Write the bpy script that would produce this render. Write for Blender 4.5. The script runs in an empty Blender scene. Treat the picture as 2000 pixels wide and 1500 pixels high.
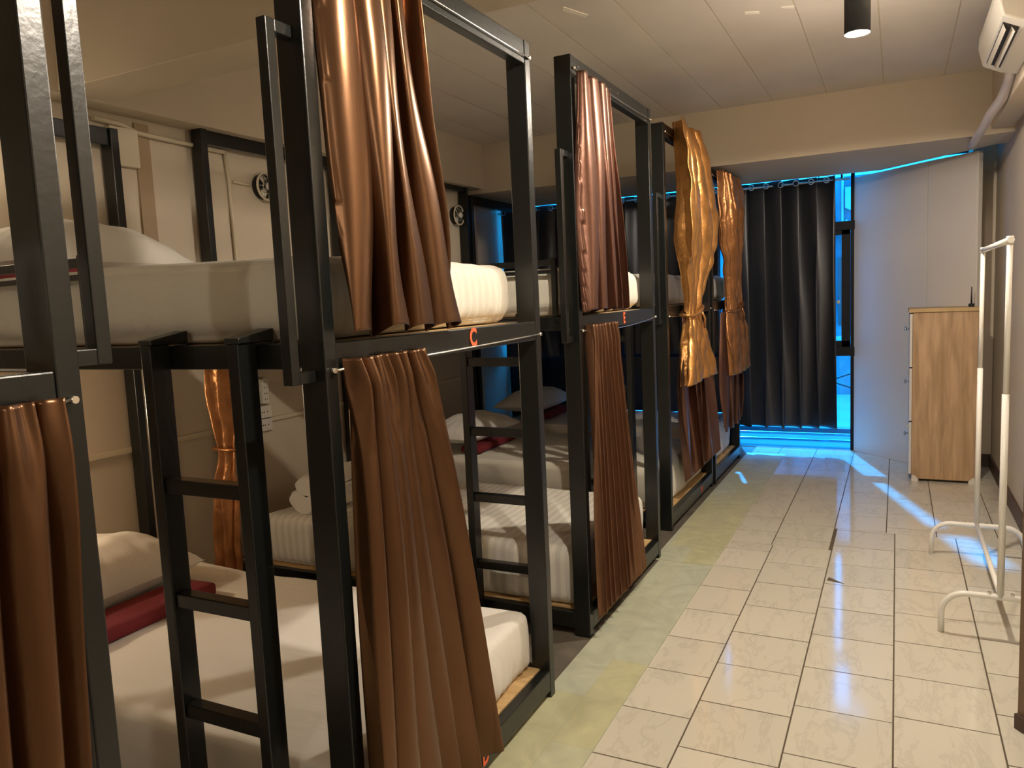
import bpy, math, random
from mathutils import Vector, Matrix, noise
random.seed(7)
S = bpy.context.scene
COL = S.collection

# ------------------------------------------------------------------ camera
cam = bpy.data.cameras.new('camera')
cam.sensor_width = 36.0
cam.lens = 1505.02328 / 2000 * 36
cam.clip_start = 0.02
co = bpy.data.objects.new('camera', cam)
COL.objects.link(co)
rt = Vector((0.89494152, 0.44391957, -0.04488973))
dn = Vector((0.00781482, -0.11618801, -0.99319649))
fw = Vector((-0.44611501, 0.88850198, -0.10745063))
m = Matrix.Identity(4)
for i in range(3):
    m[i][0] = rt[i]; m[i][1] = -dn[i]; m[i][2] = -fw[i]
m[0][3], m[1][3], m[2][3] = 0, 0, 1.45
co.matrix_world = m
S.camera = co

# ------------------------------------------------------------------ light
S.view_settings.view_transform = 'Standard'
S.view_settings.look = 'None'
S.view_settings.gamma = 1.0
S.view_settings.use_curve_mapping = False
S.view_settings.exposure = 0.25
w = bpy.data.worlds.new('sky'); S.world = w; w.use_nodes = True
w.node_tree.nodes['Background'].inputs[0].default_value = (0.55, 0.80, 1.0, 1)
w.node_tree.nodes['Background'].inputs[1].default_value = 6.5
sun = bpy.data.lights.new('sun', 'SUN'); sun.energy = 14.0; sun.color = (0.6, 0.85, 1.0); sun.angle = 0.03
so = bpy.data.objects.new('sun', sun); COL.objects.link(so)
so.rotation_euler = Vector((0.30, -0.95, -0.80)).to_track_quat('-Z', 'Y').to_euler()
WARM = (1.0, 0.87, 0.71)
LAMPS = [(-0.16, 3.75, 2.515, 98), (-0.12, 1.48, 2.50, 92), (-0.10, -1.6, 2.50, 30)]   # x, y, z of bulb, watts

# ------------------------------------------------------------------ helpers
def nm(name):
    mt = bpy.data.materials.new(name); mt.use_nodes = True
    nt = mt.node_tree; b = nt.nodes['Principled BSDF']
    return mt, nt, b
def N(nt, t, **kw):
    n = nt.nodes.new(t)
    for k, v in kw.items():
        if k.startswith('i_'):
            n.inputs[k[2:].replace('_', ' ')].default_value = v
        else: setattr(n, k, v)
    return n
def mat(name, col, rough=0.6, metal=0.0, var=0.0, vscale=4, bump=0.0, bscale=40, spec=0.5, dist=0.01, stretch=None, coat=0.0):
    mt, nt, b = nm(name)
    b.inputs['Base Color'].default_value = (*col, 1)
    b.inputs['Roughness'].default_value = rough
    b.inputs['Metallic'].default_value = metal
    b.inputs['Specular IOR Level'].default_value = spec
    if coat: b.inputs['Coat Weight'].default_value = coat
    tc = N(nt, 'ShaderNodeTexCoord'); mp = N(nt, 'ShaderNodeMapping')
    nt.links.new(tc.outputs['Object'], mp.inputs[0])
    if stretch: mp.inputs['Scale'].default_value = stretch
    if var:
        ns = N(nt, 'ShaderNodeTexNoise'); ns.inputs['Scale'].default_value = vscale; ns.inputs['Detail'].default_value = 5
        nt.links.new(mp.outputs[0], ns.inputs['Vector'])
        rp = N(nt, 'ShaderNodeValToRGB')
        rp.color_ramp.elements[0].position = 0.3; rp.color_ramp.elements[1].position = 0.7
        rp.color_ramp.elements[0].color = (*[c * (1 - var) for c in col], 1)
        rp.color_ramp.elements[1].color = (*[min(1, c * (1 + var)) for c in col], 1)
        nt.links.new(ns.outputs[0], rp.inputs[0]); nt.links.new(rp.outputs[0], b.inputs['Base Color'])
    if bump:
        ns = N(nt, 'ShaderNodeTexNoise'); ns.inputs['Scale'].default_value = bscale; ns.inputs['Detail'].default_value = 4
        nt.links.new(mp.outputs[0], ns.inputs['Vector'])
        bp = N(nt, 'ShaderNodeBump'); bp.inputs['Strength'].default_value = bump; bp.inputs['Distance'].default_value = dist
        nt.links.new(ns.outputs[0], bp.inputs['Height']); nt.links.new(bp.outputs[0], b.inputs['Normal'])
    return mt
M = {}
M['black'] = mat('black_gloss_paint', (0.007, 0.008, 0.0075), 0.28, bump=0.25, bscale=60, dist=0.002)
M['wall'] = mat('beige_wall_paint', (0.57, 0.49, 0.38), 0.75, var=0.04, vscale=1.5, bump=0.1, bscale=90, dist=0.002)
M['ceil'] = mat('ceiling_panel_paint', (0.64, 0.585, 0.52), 0.7, var=0.05, vscale=2)
M['seam'] = mat('ceiling_seam_filler', (0.55, 0.47, 0.34), 0.8)
M['wdark'] = mat('dark_wood_floor_trim', (0.07, 0.04, 0.03), 0.5)
M['panel'] = mat('grey_partition_paint', (0.62, 0.58, 0.53), 0.55, var=0.03, vscale=2)
M['plaswhite'] = mat('white_plastic', (0.66, 0.62, 0.54), 0.35)
M['beigebox'] = mat('cream_painted_plastic', (0.62, 0.54, 0.40), 0.5)
M['rackwhite'] = mat('white_powder_coat', (0.78, 0.76, 0.70), 0.3)
M['chrome'] = mat('wire_metal', (0.85, 0.82, 0.75), 0.22, metal=1.0)
M['steel'] = mat('eyelet_steel', (0.75, 0.8, 0.85), 0.15, metal=1.0)
M['darkhole'] = mat('dark_slot', (0.02, 0.018, 0.015), 0.7)
M['red'] = mat('maroon_towel', (0.16, 0.012, 0.018), 0.9, bump=0.5, bscale=300, dist=0.003)
M['letter'] = mat('red_orange_letter', (0.85, 0.14, 0.05), 0.5)
M['satin'] = mat('brown_satin', (0.145, 0.074, 0.038), 0.30, metal=0.85, var=0.08, vscale=9, bump=0.3, bscale=30, dist=0.0022, stretch=(1, 1, 0.3))
M['satin2'] = mat('dull_brown_satin', (0.19, 0.092, 0.050), 0.42, metal=0.65, var=0.1, vscale=9, bump=0.35, bscale=45, dist=0.004)
M['satinp'] = mat('plum_brown_satin', (0.165, 0.08, 0.055), 0.36, metal=0.75, bump=0.25, bscale=30, dist=0.004)
M['gold'] = mat('crinkled_gold_satin', (0.55, 0.27, 0.085), 0.33, metal=0.75, var=0.2, vscale=14, bump=0.6, bscale=30, dist=0.008)
M['copper'] = mat('crinkled_copper_satin', (0.40, 0.18, 0.07), 0.33, metal=0.75, var=0.2, vscale=14, bump=0.7, bscale=30, dist=0.008)
M['blackcloth'] = mat('black_blackout_satin', (0.034, 0.036, 0.044), 0.38, metal=0.3, bump=0.25, bscale=12, dist=0.006, spec=0.7, stretch=(1, 1, .15))
M['board'] = mat('black_board', (0.006, 0.006, 0.008), 0.35)
M['frame'] = mat('dark_aluminium', (0.006, 0.006, 0.008), 0.6, spec=0.25)
M['concrete'] = mat('outside_concrete', (0.16, 0.17, 0.17), 0.9, var=0.2, vscale=2)
M['facade'] = mat('outside_facade', (0.17, 0.20, 0.24), 0.9, var=0.5, vscale=1.5)
M['brickred'] = mat('outside_shutter', (0.16, 0.07, 0.07), 0.9)
M['cable'] = mat('black_cable', (0.01, 0.01, 0.012), 0.6)
M['ac'] = mat('air_conditioner_plastic', (0.78, 0.74, 0.66), 0.35)
M['doorleaf'] = mat('brown_door_wood', (0.16, 0.10, 0.06), 0.5, var=0.2, vscale=6, stretch=(4, 4, .5))
M['tape'] = mat('peeling_tape', (0.85, 0.8, 0.7), 0.6)
M['skywhite'] = mat('pale_outside_wall', (0.50, 0.50, 0.48), 0.9, var=.15, vscale=1.5)

def cloth(name, col, stripes=None, rough=0.8):
    mt, nt, b = nm(name)
    b.inputs['Roughness'].default_value = rough
    b.inputs['Sheen Weight'].default_value = 0.15
    tc = N(nt, 'ShaderNodeTexCoord')
    n1 = N(nt, 'ShaderNodeTexNoise'); n1.inputs['Scale'].default_value = 3.5; n1.inputs['Detail'].default_value = 6; n1.inputs['Distortion'].default_value = 1.2
    n2 = N(nt, 'ShaderNodeTexNoise'); n2.inputs['Scale'].default_value = 14; n2.inputs['Detail'].default_value = 4
    mp = N(nt, 'ShaderNodeMapping'); mp.inputs['Scale'].default_value = (0.5, 2.0, 1.2)
    nt.links.new(tc.outputs['Object'], mp.inputs[0]); nt.links.new(mp.outputs[0], n1.inputs['Vector']); nt.links.new(mp.outputs[0], n2.inputs['Vector'])
    ad = N(nt, 'ShaderNodeMath', operation='MULTIPLY_ADD'); ad.inputs[1].default_value = 0.25
    nt.links.new(n2.outputs[0], ad.inputs[0]); nt.links.new(n1.outputs[0], ad.inputs[2])
    bp = N(nt, 'ShaderNodeBump'); bp.inputs['Strength'].default_value = 0.3; bp.inputs['Distance'].default_value = 0.02
    nt.links.new(ad.outputs[0], bp.inputs['Height']); nt.links.new(bp.outputs[0], b.inputs['Normal'])
    b.inputs['Base Color'].default_value = (*col, 1)
    if stripes is not None:                                   # woven satin stripes across one object axis
        sx = N(nt, 'ShaderNodeSeparateXYZ'); nt.links.new(tc.outputs['Object'], sx.inputs[0])
        ml = N(nt, 'ShaderNodeMath', operation='MULTIPLY'); ml.inputs[1].default_value = 2 * math.pi / 0.045
        nt.links.new(sx.outputs[stripes], ml.inputs[0])
        sn = N(nt, 'ShaderNodeMath', operation='SINE'); nt.links.new(ml.outputs[0], sn.inputs[0])
        gt = N(nt, 'ShaderNodeMath', operation='GREATER_THAN'); gt.inputs[1].default_value = 0.0
        nt.links.new(sn.outputs[0], gt.inputs[0])
        mx = N(nt, 'ShaderNodeMix', data_type='RGBA')
        mx.inputs[6].default_value = (*col, 1); mx.inputs[7].default_value = (*[c * (0.86 if stripes == 0 else 0.92) for c in col], 1)
        nt.links.new(gt.outputs[0], mx.inputs[0]); nt.links.new(mx.outputs[2], b.inputs['Base Color'])
    return mt
M['sheet'] = cloth('white_cotton_sheet', (0.74, 0.71, 0.66))
M['sheetx'] = cloth('striped_sheet_across', (0.74, 0.71, 0.64), stripes=0)
M['sheety'] = cloth('striped_sheet_along', (0.74, 0.71, 0.62), stripes=1)

def wood(name, c1, c2, axis_scale=(12, 12, 1.2), rough=0.5):
    mt, nt, b = nm(name)
    tc = N(nt, 'ShaderNodeTexCoord'); mp = N(nt, 'ShaderNodeMapping'); mp.inputs['Scale'].default_value = axis_scale
    ns = N(nt, 'ShaderNodeTexNoise'); ns.inputs['Scale'].default_value = 2.2; ns.inputs['Detail'].default_value = 8; ns.inputs['Distortion'].default_value = 0.6
    rp = N(nt, 'ShaderNodeValToRGB'); rp.color_ramp.elements[0].position = 0.3; rp.color_ramp.elements[1].position = 0.72
    rp.color_ramp.elements[0].color = (*c1, 1); rp.color_ramp.elements[1].color = (*c2, 1)
    nt.links.new(tc.outputs['Object'], mp.inputs[0]); nt.links.new(mp.outputs[0], ns.inputs['Vector'])
    nt.links.new(ns.outputs[0], rp.inputs[0]); nt.links.new(rp.outputs[0], b.inputs['Base Color'])
    b.inputs['Roughness'].default_value = rough
    return mt
M['oak'] = wood('oak_veneer', (0.33, 0.20, 0.10), (0.56, 0.37, 0.21))
M['oaktop'] = wood('oak_edge', (0.45, 0.30, 0.13), (0.52, 0.36, 0.16))
M['ply'] = wood('raw_plywood', (0.44, 0.28, 0.12), (0.58, 0.40, 0.19), (1.5, 14, 14), 0.7)

def tile_mat():
    mt, nt, b = nm('marbled_floor_tile')
    tc = N(nt, 'ShaderNodeTexCoord'); gi = N(nt, 'ShaderNodeNewGeometry')
    cb = N(nt, 'ShaderNodeVectorMath', operation='SCALE'); cb.inputs[3].default_value = 1
    off = N(nt, 'ShaderNodeMath', operation='MULTIPLY'); off.inputs[1].default_value = 37.0
    nt.links.new(gi.outputs['Random Per Island'], off.inputs[0])
    add = N(nt, 'ShaderNodeVectorMath', operation='ADD')
    nt.links.new(tc.outputs['Object'], add.inputs[0]); nt.links.new(off.outputs[0], add.inputs[1])
    ns = N(nt, 'ShaderNodeTexNoise'); ns.inputs['Scale'].default_value = 2.8; ns.inputs['Detail'].default_value = 10; ns.inputs['Distortion'].default_value = 0.35; ns.inputs['Roughness'].default_value = 0.62
    mp = N(nt, 'ShaderNodeMapping'); mp.inputs['Scale'].default_value = (2.4, 0.8, 1); mp.inputs['Rotation'].default_value = (0, 0, 0.7)
    nt.links.new(add.outputs[0], mp.inputs[0]); nt.links.new(mp.outputs[0], ns.inputs['Vector'])
    ab = N(nt, 'ShaderNodeMath', operation='SUBTRACT'); ab.inputs[1].default_value = 0.5; nt.links.new(ns.outputs[0], ab.inputs[0])
    ab2 = N(nt, 'ShaderNodeMath', operation='ABSOLUTE'); nt.links.new(ab.outputs[0], ab2.inputs[0])
    rp = N(nt, 'ShaderNodeValToRGB')
    e = rp.color_ramp.elements
    e[0].position = 0.0; e[0].color = (0.575, 0.54, 0.45, 1); e[1].position = 0.028; e[1].color = (0.65, 0.615, 0.515, 1)
    nt.links.new(ab2.outputs[0], rp.inputs[0])
    mu = N(nt, 'ShaderNodeMix', data_type='RGBA', blend_type='MULTIPLY'); mu.inputs[0].default_value = 1
    mr = N(nt, 'ShaderNodeMapRange'); mr.inputs[3].default_value = 0.92; mr.inputs[4].default_value = 1.0
    nt.links.new(gi.outputs['Random Per Island'], mr.inputs[0])
    nt.links.new(rp.outputs[0], mu.inputs[6]); nt.links.new(mr.outputs[0], mu.inputs[7]); nt.links.new(mu.outputs[2], b.inputs['Base Color'])
    b.inputs['Roughness'].default_value = 0.09
    b.inputs['Specular IOR Level'].default_value = 0.85
    n3 = N(nt, 'ShaderNodeTexNoise'); n3.inputs['Scale'].default_value = 2.0
    nt.links.new(add.outputs[0], n3.inputs['Vector'])
    bp = N(nt, 'ShaderNodeBump'); bp.inputs['Strength'].default_value = 0.10; bp.inputs['Distance'].default_value = 0.01
    nt.links.new(n3.outputs[0], bp.inputs['Height']); nt.links.new(bp.outputs[0], b.inputs['Normal'])
    return mt
M['tile'] = tile_mat()
M['grout'] = mat('brown_grout', (0.10, 0.075, 0.05), 0.9)
M['underbed'] = mat('dark_underbed_floor', (0.10, 0.085, 0.065), 0.8, var=0.3, vscale=8)  # floor colour below the beds, darker than the tiles

def vinyl_mat():
    mt, nt, b = nm('green_grey_vinyl_planks')
    tc = N(nt, 'ShaderNodeTexCoord')
    mp = N(nt, 'ShaderNodeMapping'); mp.inputs['Rotation'].default_value = (0, 0, math.pi / 2)
    br = N(nt, 'ShaderNodeTexBrick'); br.inputs['Scale'].default_value = 1.0
    br.inputs['Brick Width'].default_value = 0.62; br.inputs['Row Height'].default_value = 0.145; br.inputs['Mortar Size'].default_value = 0.0012
    br.inputs['Color1'].default_value = (0.47, 0.46, 0.28, 1); br.inputs['Color2'].default_value = (0.45, 0.48, 0.38, 1); br.inputs['Mortar'].default_value = (0.38, 0.39, 0.28, 1)
    ns = N(nt, 'ShaderNodeTexNoise'); ns.inputs['Scale'].default_value = 5; ns.inputs['Detail'].default_value = 8; ns.inputs['Distortion'].default_value = 2.0
    nt.links.new(tc.outputs['Object'], mp.inputs[0]); nt.links.new(mp.outputs[0], br.inputs['Vector']); nt.links.new(tc.outputs['Object'], ns.inputs['Vector'])
    mr = N(nt, 'ShaderNodeMapRange'); mr.inputs[1].default_value = 0.3; mr.inputs[2].default_value = 0.7; mr.inputs[3].default_value = 0.85; mr.inputs[4].default_value = 1.12
    nt.links.new(ns.outputs[0], mr.inputs[0])
    mu = N(nt, 'ShaderNodeMix', data_type='RGBA', blend_type='MULTIPLY'); mu.inputs[0].default_value = 1
    nt.links.new(br.outputs[0], mu.inputs[6]); nt.links.new(mr.outputs[0], mu.inputs[7]); nt.links.new(mu.outputs[2], b.inputs['Base Color'])
    b.inputs['Roughness'].default_value = 0.42
    return mt
M['vinyl'] = vinyl_mat()

def glass_mat():
    mt, nt, b = nm('blue_film_glass')
    out = nt.nodes['Material Output']; nt.nodes.remove(b)
    tr = N(nt, 'ShaderNodeBsdfTransparent'); tr.inputs[0].default_value = (0.12, 0.60, 0.93, 1)
    gl = N(nt, 'ShaderNodeBsdfGlossy'); gl.inputs['Roughness'].default_value = 0.03
    mx = N(nt, 'ShaderNodeMixShader'); mx.inputs[0].default_value = 0.05
    nt.links.new(tr.outputs[0], mx.inputs[1]); nt.links.new(gl.outputs[0], mx.inputs[2]); nt.links.new(mx.outputs[0], out.inputs[0])
    return mt
M['glass'] = glass_mat()
def emit(name, col, st):
    mt, nt, b = nm(name)
    b.inputs['Emission Color'].default_value = (*col, 1); b.inputs['Emission Strength'].default_value = st
    b.inputs['Base Color'].default_value = (*col, 1)
    return mt
M['bulb'] = emit('lit_bulb', (1.0, 0.86, 0.62), 30)

class MB:
    def __init__(s): s.v = []; s.f = []; s.mi = []; s.cur = 0; s.sm = []
    def face(s, idx, smooth=False): s.f.append(idx); s.mi.append(s.cur); s.sm.append(smooth)
    def box(s, x0, x1, y0, y1, z0, z1):
        b = len(s.v)
        s.v += [(x, y, z) for z in (z0, z1) for y in (y0, y1) for x in (x0, x1)]
        for q in ((0, 2, 3, 1), (4, 5, 7, 6), (0, 1, 5, 4), (2, 6, 7, 3), (0, 4, 6, 2), (1, 3, 7, 5)):
            s.face([b + i for i in q])
        return s
    def prism(s, pts, axis, a, c):          # closed polygon pts in the two other axes, extruded from a to c along axis
        b = len(s.v); n = len(pts)
        for t in (a, c):
            for p in pts:
                s.v.append({0: (t, p[0], p[1]), 1: (p[0], t, p[1]), 2: (p[0], p[1], t)}[axis])
        s.face([b + i for i in range(n)][::-1]); s.face([b + n + i for i in range(n)])
        for i in range(n): s.face([b + i, b + (i + 1) % n, b + n + (i + 1) % n, b + n + i])
        return s
    def tube(s, path, r, k=10, closed=False):
        path = [Vector(p) for p in path]; n = len(path); b = len(s.v); up = None
        for i, p in enumerate(path):
            if closed: t = path[(i + 1) % n] - path[i - 1]
            else: t = (path[min(i + 1, n - 1)] - path[max(i - 1, 0)])
            t.normalize()
            if up is None:
                up = Vector((0, 0, 1)) if abs(t.z) < .9 else Vector((1, 0, 0))
            a = (up - t * up.dot(t)).normalized(); up = a; c = t.cross(a)
            for j in range(k):
                th = 2 * math.pi * j / k
                s.v.append(tuple(p + r * (math.cos(th) * a + math.sin(th) * c)))
        for i in range(n if closed else n - 1):
            i2 = (i + 1) % n
            for j in range(k):
                j2 = (j + 1) % k
                s.face([b + i * k + j, b + i * k + j2, b + i2 * k + j2, b + i2 * k + j], True)
        if not closed:
            s.face([b + j for j in range(k)][::-1]); s.face([b + (n - 1) * k + j for j in range(k)])
        return s
    def disc(s, c, axis, r, h, k=24, r2=None):
        r2 = r if r2 is None else r2
        b = len(s.v); c = Vector(c); ax = Vector(axis).normalized()
        a = ax.orthogonal().normalized(); d = ax.cross(a)
        for t, rr in ((0, r), (h, r2)):
            for j in range(k):
                th = 2 * math.pi * j / k
                s.v.append(tuple(c + ax * t + rr * (math.cos(th) * a + math.sin(th) * d)))
        s.face([b + j for j in range(k)][::-1]); s.face([b + k + j for j in range(k)])
        for j in range(k): s.face([b + j, b + (j + 1) % k, b + k + (j + 1) % k, b + k + j], True)
        return s
    def grid(s, P, nu, nv, wrap=False):
        b = len(s.v)
        s.v += [tuple(P(i, j)) for j in range(nv) for i in range(nu)]
        for j in range(nv - 1):
            for i in range(nu - 1):
                s.face([b + j * nu + i, b + j * nu + i + 1, b + (j + 1) * nu + i + 1, b + (j + 1) * nu + i], True)
        return s
    def build(s, name, mats, parent=None, bevel=0.0, solid=0.0):
        if not isinstance(mats, (list, tuple)): mats = [mats]
        if parent is None:
            xs = [v[0] for v in s.v]; ys = [v[1] for v in s.v]; zs = [v[2] for v in s.v]
            org = Vector(((min(xs) + max(xs)) / 2, (min(ys) + max(ys)) / 2, min(zs)))
        else:
            r = parent; org = Vector((0, 0, 0))
            while r is not None: org += r.location; r = r.parent
        me = bpy.data.meshes.new(name)
        me.from_pydata([tuple(Vector(v) - org) for v in s.v], [], s.f)
        for mt in mats: me.materials.append(mt)
        me.polygons.foreach_set('material_index', s.mi); me.polygons.foreach_set('use_smooth', s.sm)
        me.update()
        o = bpy.data.objects.new(name, me); COL.objects.link(o)
        if parent is None: o.location = org
        else: o.parent = parent
        if bevel:
            md = o.modifiers.new('bevel', 'BEVEL'); md.width = bevel; md.segments = 2; md.limit_method = 'ANGLE'
        if solid:
            md = o.modifiers.new('solid', 'SOLIDIFY'); md.thickness = solid; md.offset = 0
        return o
def tag(o, label, cat, group=None, kind=None):
    o['label'] = label; o['category'] = cat
    if group: o['group'] = group
    if kind: o['kind'] = kind
    return o
def thing(name, loc, label=None, cat=None, group=None):
    o = bpy.data.objects.new(name, None); o.empty_display_size = 0.1; COL.objects.link(o); o.location = loc
    if label: tag(o, label, cat, group)
    return o
def struct(o): o['kind'] = 'structure'; return o
def box(*a): return MB().box(*a)

# ------------------------------------------------------------------ room shell
XW = -3.29; XR = 0.66; YB = 7.3; CZ = 2.77
# floor: grout bed, individual tiles laid in columns, darker floor area below the beds
fb = MB(); fb.cur = 1; fb.box(-1.16, 1.4, -3.0, YB + 0.06, -0.06, -0.0015); fb.cur = 2; fb.box(-3.75, -1.16, -3.0, YB + 0.06, -0.06, -0.0005)
fb.cur = 0
def tiles(x0, x1, ya, yb, off, pitch=0.308, gap=0.0028):
    y = ya - ((ya - off) % pitch)
    while y < yb:
        a, b = max(y + gap, ya), min(y + pitch - gap, yb)
        if b - a > 0.01 and x1 - x0 > .01:
            z = random.uniform(-0.0004, 0.0004)
            fb.box(x0 + gap, x1 - gap, a, b, -0.0014, z)
        y += pitch
cols = [(-1.16, -0.931, 2.83), (-0.931, -0.621, 2.79), (-0.621, -0.311, 2.925), (-0.311, 0, 2.704), (0, 0.308, 2.751), (0.308, 0.616, 2.58), (0.616, 0.924, 2.7), (0.924, 1.4, 2.7)]
for k, (a, b, o) in enumerate(cols):
    ye = 4.885 if a > -0.4 else 4.46
    tiles(a, b, -3.0, ye, o)
cols2 = [(-1.16, -0.93, 4.6), (-0.93, -0.63, 4.7), (-0.63, -0.325, 4.6), (-0.325, -0.045, 4.9), (-0.045, 0.215, 5.0), (0.215, 0.52, 5.1), (0.52, 0.83, 4.9), (0.83, 1.4, 5.0)]
for a, b, o in cols2:
    ys = 4.885 if a > -0.33 else 4.46
    tiles(a, b, ys + 0.002, YB + 0.05, o)
struct(fb.build('floor', [M['tile'], M['grout'], M['underbed']]))
# ceiling of long boards with filled seams
cb = MB(); cb.cur = 1; cb.box(-3.8, 1.4, -3.0, 7.5, CZ + 0.003, CZ + 0.08); cb.cur = 0
x = -0.442 - 0.3525 * 9
while x < 1.4:
    cb.box(x + 0.003, x + 0.3525 - 0.003, -3.0, 5.9, CZ, CZ + 0.02); x += 0.3525
struct(cb.build('ceiling', [M['ceil'], M['seam']]))
struct(box(-3.15, -3.29, -3.0, 5.92, 2.40, CZ + .01).build('beam_left', M['wall'], bevel=.004))
struct(box(-3.16, 0.66, 2.165, 2.40, 2.41, CZ + .01).build('beam_middle', M['wall'], bevel=.004))
struct(box(0.53, 0.66, -3.0, 5.92, 2.40, CZ + .01).build('beam_right', M['wall'], bevel=.004))
struct(MB().prism([(-3.8, 5.9), (1.2, 5.9), (1.2, 6.35), (.605, 6.35), (-.12, 7.075), (-3.8, 7.075)], 2, 2.365, CZ + .01).build('beam_back', M['wall'], bevel=.004))
struct(box(-3.8, 1.2, 7.0, 7.42, 2.50, CZ + .01).build('ceiling_back', M['wall']))
struct(box(XW - .12, XW, -3.0, 5.92, -0.05, CZ + .05).build('wall_left', M['wall']))
struct(box(XW - .5, XW, 5.92, 6.0, -0.05, CZ).build('wall_left_return', M['wall']))
struct(box(-3.80, -3.68, 5.95, YB + .1, -0.05, CZ).build('wall_left_alcove', M['wall']))
struct(box(XR, XR + .12, -3.0, 7.4, -0.05, CZ + .05).build('wall_right', M['wall']))
struct(box(0.505, XR + .02, 6.9, 7.4, 0, 2.52).build('wall_right_pier', M['wall']))
struct(box(-3.8, 1.2, -3.12, -3.0, -0.05, CZ + .05).build('wall_near', M['wall']))
struct(box(XR - .014, XR, 2.9, 6.9, 0, .10).build('baseboard_right', M['wdark']))
struct(box(0.505, XR, 6.886, 6.9, 0, .10).build('baseboard_back', M['wdark']))
struct(box(XW, XW + .012, 2.62, 2.70, .2, 2.38).build('wall_shadow_strip', mat('brown_wall_shadow', (0.36, 0.26, 0.16), .7)))  # shadow on the left wall, painted as a thin brown strip
# angled grey partition leaf by the window
pp = thing('wall_partition', (0.1, 6.87, 0)); struct(pp)
d = Vector((1, -1, 0)).normalized(); n = Vector((1, 1, 0)).normalized()
p0 = Vector((-0.335, 7.305, 0))
def leaf(s0, s1, z1a, z1b, name):
    mb = MB(); a = p0 + d * s0; b = p0 + d * s1
    q = [a, b, b + n * .04, a + n * .04]; k = len(mb.v)
    zt = [z1a, z1b, z1b, z1a]
    mb.v += [(p.x, p.y, 0.0) for p in q] + [(p.x, p.y, zt[i]) for i, p in enumerate(q)]
    for f in ((0, 3, 2, 1), (4, 5, 6, 7), (0, 1, 5, 4), (1, 2, 6, 5), (2, 3, 7, 6), (3, 0, 4, 7)): mb.face(list(f))
    return mb.build(name, M['panel'], pp, bevel=.003)
leaf(0, .758, 2.357, 2.357, 'partition_leaf'); leaf(.764, 1.195, 2.357, 2.350, 'partition_leaf')
struct(box(.498, .513, 6.47, 6.91, 0, 2.345).build('partition_light_stop', M['panel']))  # unseen panel added to keep blue window light off the pier
# vinyl strips in front of the beds
for (ya, yb, xl, lab) in ((-1.5, 3.995, -1.155, 'green-grey wood-print vinyl strip beside the nearest bunks'), (4.0, 7.0, -1.19, 'green-grey wood-print vinyl strip at the window end of the aisle')):
    tag(box(xl, -0.862, ya, yb, 0.0, 0.0035).build('vinyl_strip', M['vinyl']), lab, 'vinyl flooring')

# ------------------------------------------------------------------ window wall
wn = struct(thing('window_1', (-2.0, YB, 0)))
def fbox(n_, *a): return box(*a).build(n_, M['frame'], wn, bevel=.003)
fbox('frame', -3.68, 0.66, YB, YB + .06, 2.465, 2.505)
box(-3.68, .66, YB, YB + .05, 0, .007).build('sill_track', M['steel'], wn)
fbox('mullion', -3.68, 0.66, YB - .005, YB + .055, 1.925, 2.0)
fbox('mullion', -3.68, 0.66, YB - .005, YB + .055, 0.84, 0.92)
for xx in (-3.68, -2.85, -2.02, -1.36, -0.358):
    fbox('mullion', xx, xx + (.03 if xx > -.5 else .045), YB, YB + .06, 0.0, 2.47)
for xx in (-0.43,): fbox('sash', xx, xx + .07, YB - .01, YB + .03, 0.92, 1.925)
fbox('sash', -1.32, -.36, YB - .01, YB + .03, 0.92, .975); fbox('sash', -1.32, -.36, YB - .01, YB + .03, 1.885, 1.925)
for i, xx in enumerate((-3.64, -2.81, -1.98, -1.32, -.338)):
    for z0, z1 in ((0.007, 0.84), (0.92, 1.925), (2.0, 2.465)):
        box(xx, xx + (.79, .79, .62, .965, .99)[i], YB + .02, YB + .025, z0, z1).build('pane', M['glass'], wn)
box(-.465, -.44, YB - .045, YB - .01, 1.30, 1.325).build('handle', M['steel'], wn)
tag(box(-3.66, -2.87, YB - .03, YB - .012, 0.0, 0.845).build('blackout_board', M['board']), 'black board over the leftmost low window pane behind the bunks', 'board', 'black boards over the low panes')
tag(box(-2.83, -2.04, YB - .03, YB - .012, 0.0, 0.845).build('blackout_board', M['board']), 'black board over the second low window pane behind the bunks', 'board', 'black boards over the low panes')
tag(box(-2.0, -1.3, YB - .03, YB - .012, 0.0, 0.845).build('blackout_board', M['board']), 'black board over the low pane just left of the black window curtain', 'board', 'black boards over the low panes')

# ------------------------------------------------------------------ outside
o = box(-6, 4, 7.42, 8.3, -0.25, -0.03).build('roof_ledge', M['concrete']); tag(o, 'pale concrete roof ledge just outside the window', 'ledge')
for k, (yy, lab) in enumerate(((7.62, 'thin metal rail on the roof ledge nearest the window'), (7.95, 'thin metal rail on the roof ledge farther from the window'))):
    tag(MB().tube([(-6, yy, .012), (4, yy, .03)], .014, 8).build('ledge_rail', M['steel']), lab, 'rail', 'rails on the roof ledge')
tag(box(-6, 4, 8.3, 8.42, -0.25, 0.02).build('roof_kerb', M['facade']), 'low grey kerb along the roof ledge outside', 'kerb')
tag(box(-12, 8, 8.5, 15, -0.62, -0.5).build('pale_roof', M['skywhite']), 'pale flat roof outside beyond the ledge', 'roof')
bd = thing('neighbour_building', (-2, 15.5, -.6), 'blue-looking neighbour building seen through the window gap', 'building')
box(-12, 3, 15, 18, -.6, 3.35).build('wall', M['facade'], bd)
for k in range(5):
    box(-.93 - k * .9, -.84 - k * .9, 14.94, 15.02, .75, 1.95).build('shutter', M['brickred'], bd)
MB().prism([(-.82, 3.15), (-.82, 2.80), (-.60, 2.68), (-.60, 3.15)], 1, 14.86, 15.02).build('bay', M['skywhite'], bd)
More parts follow.
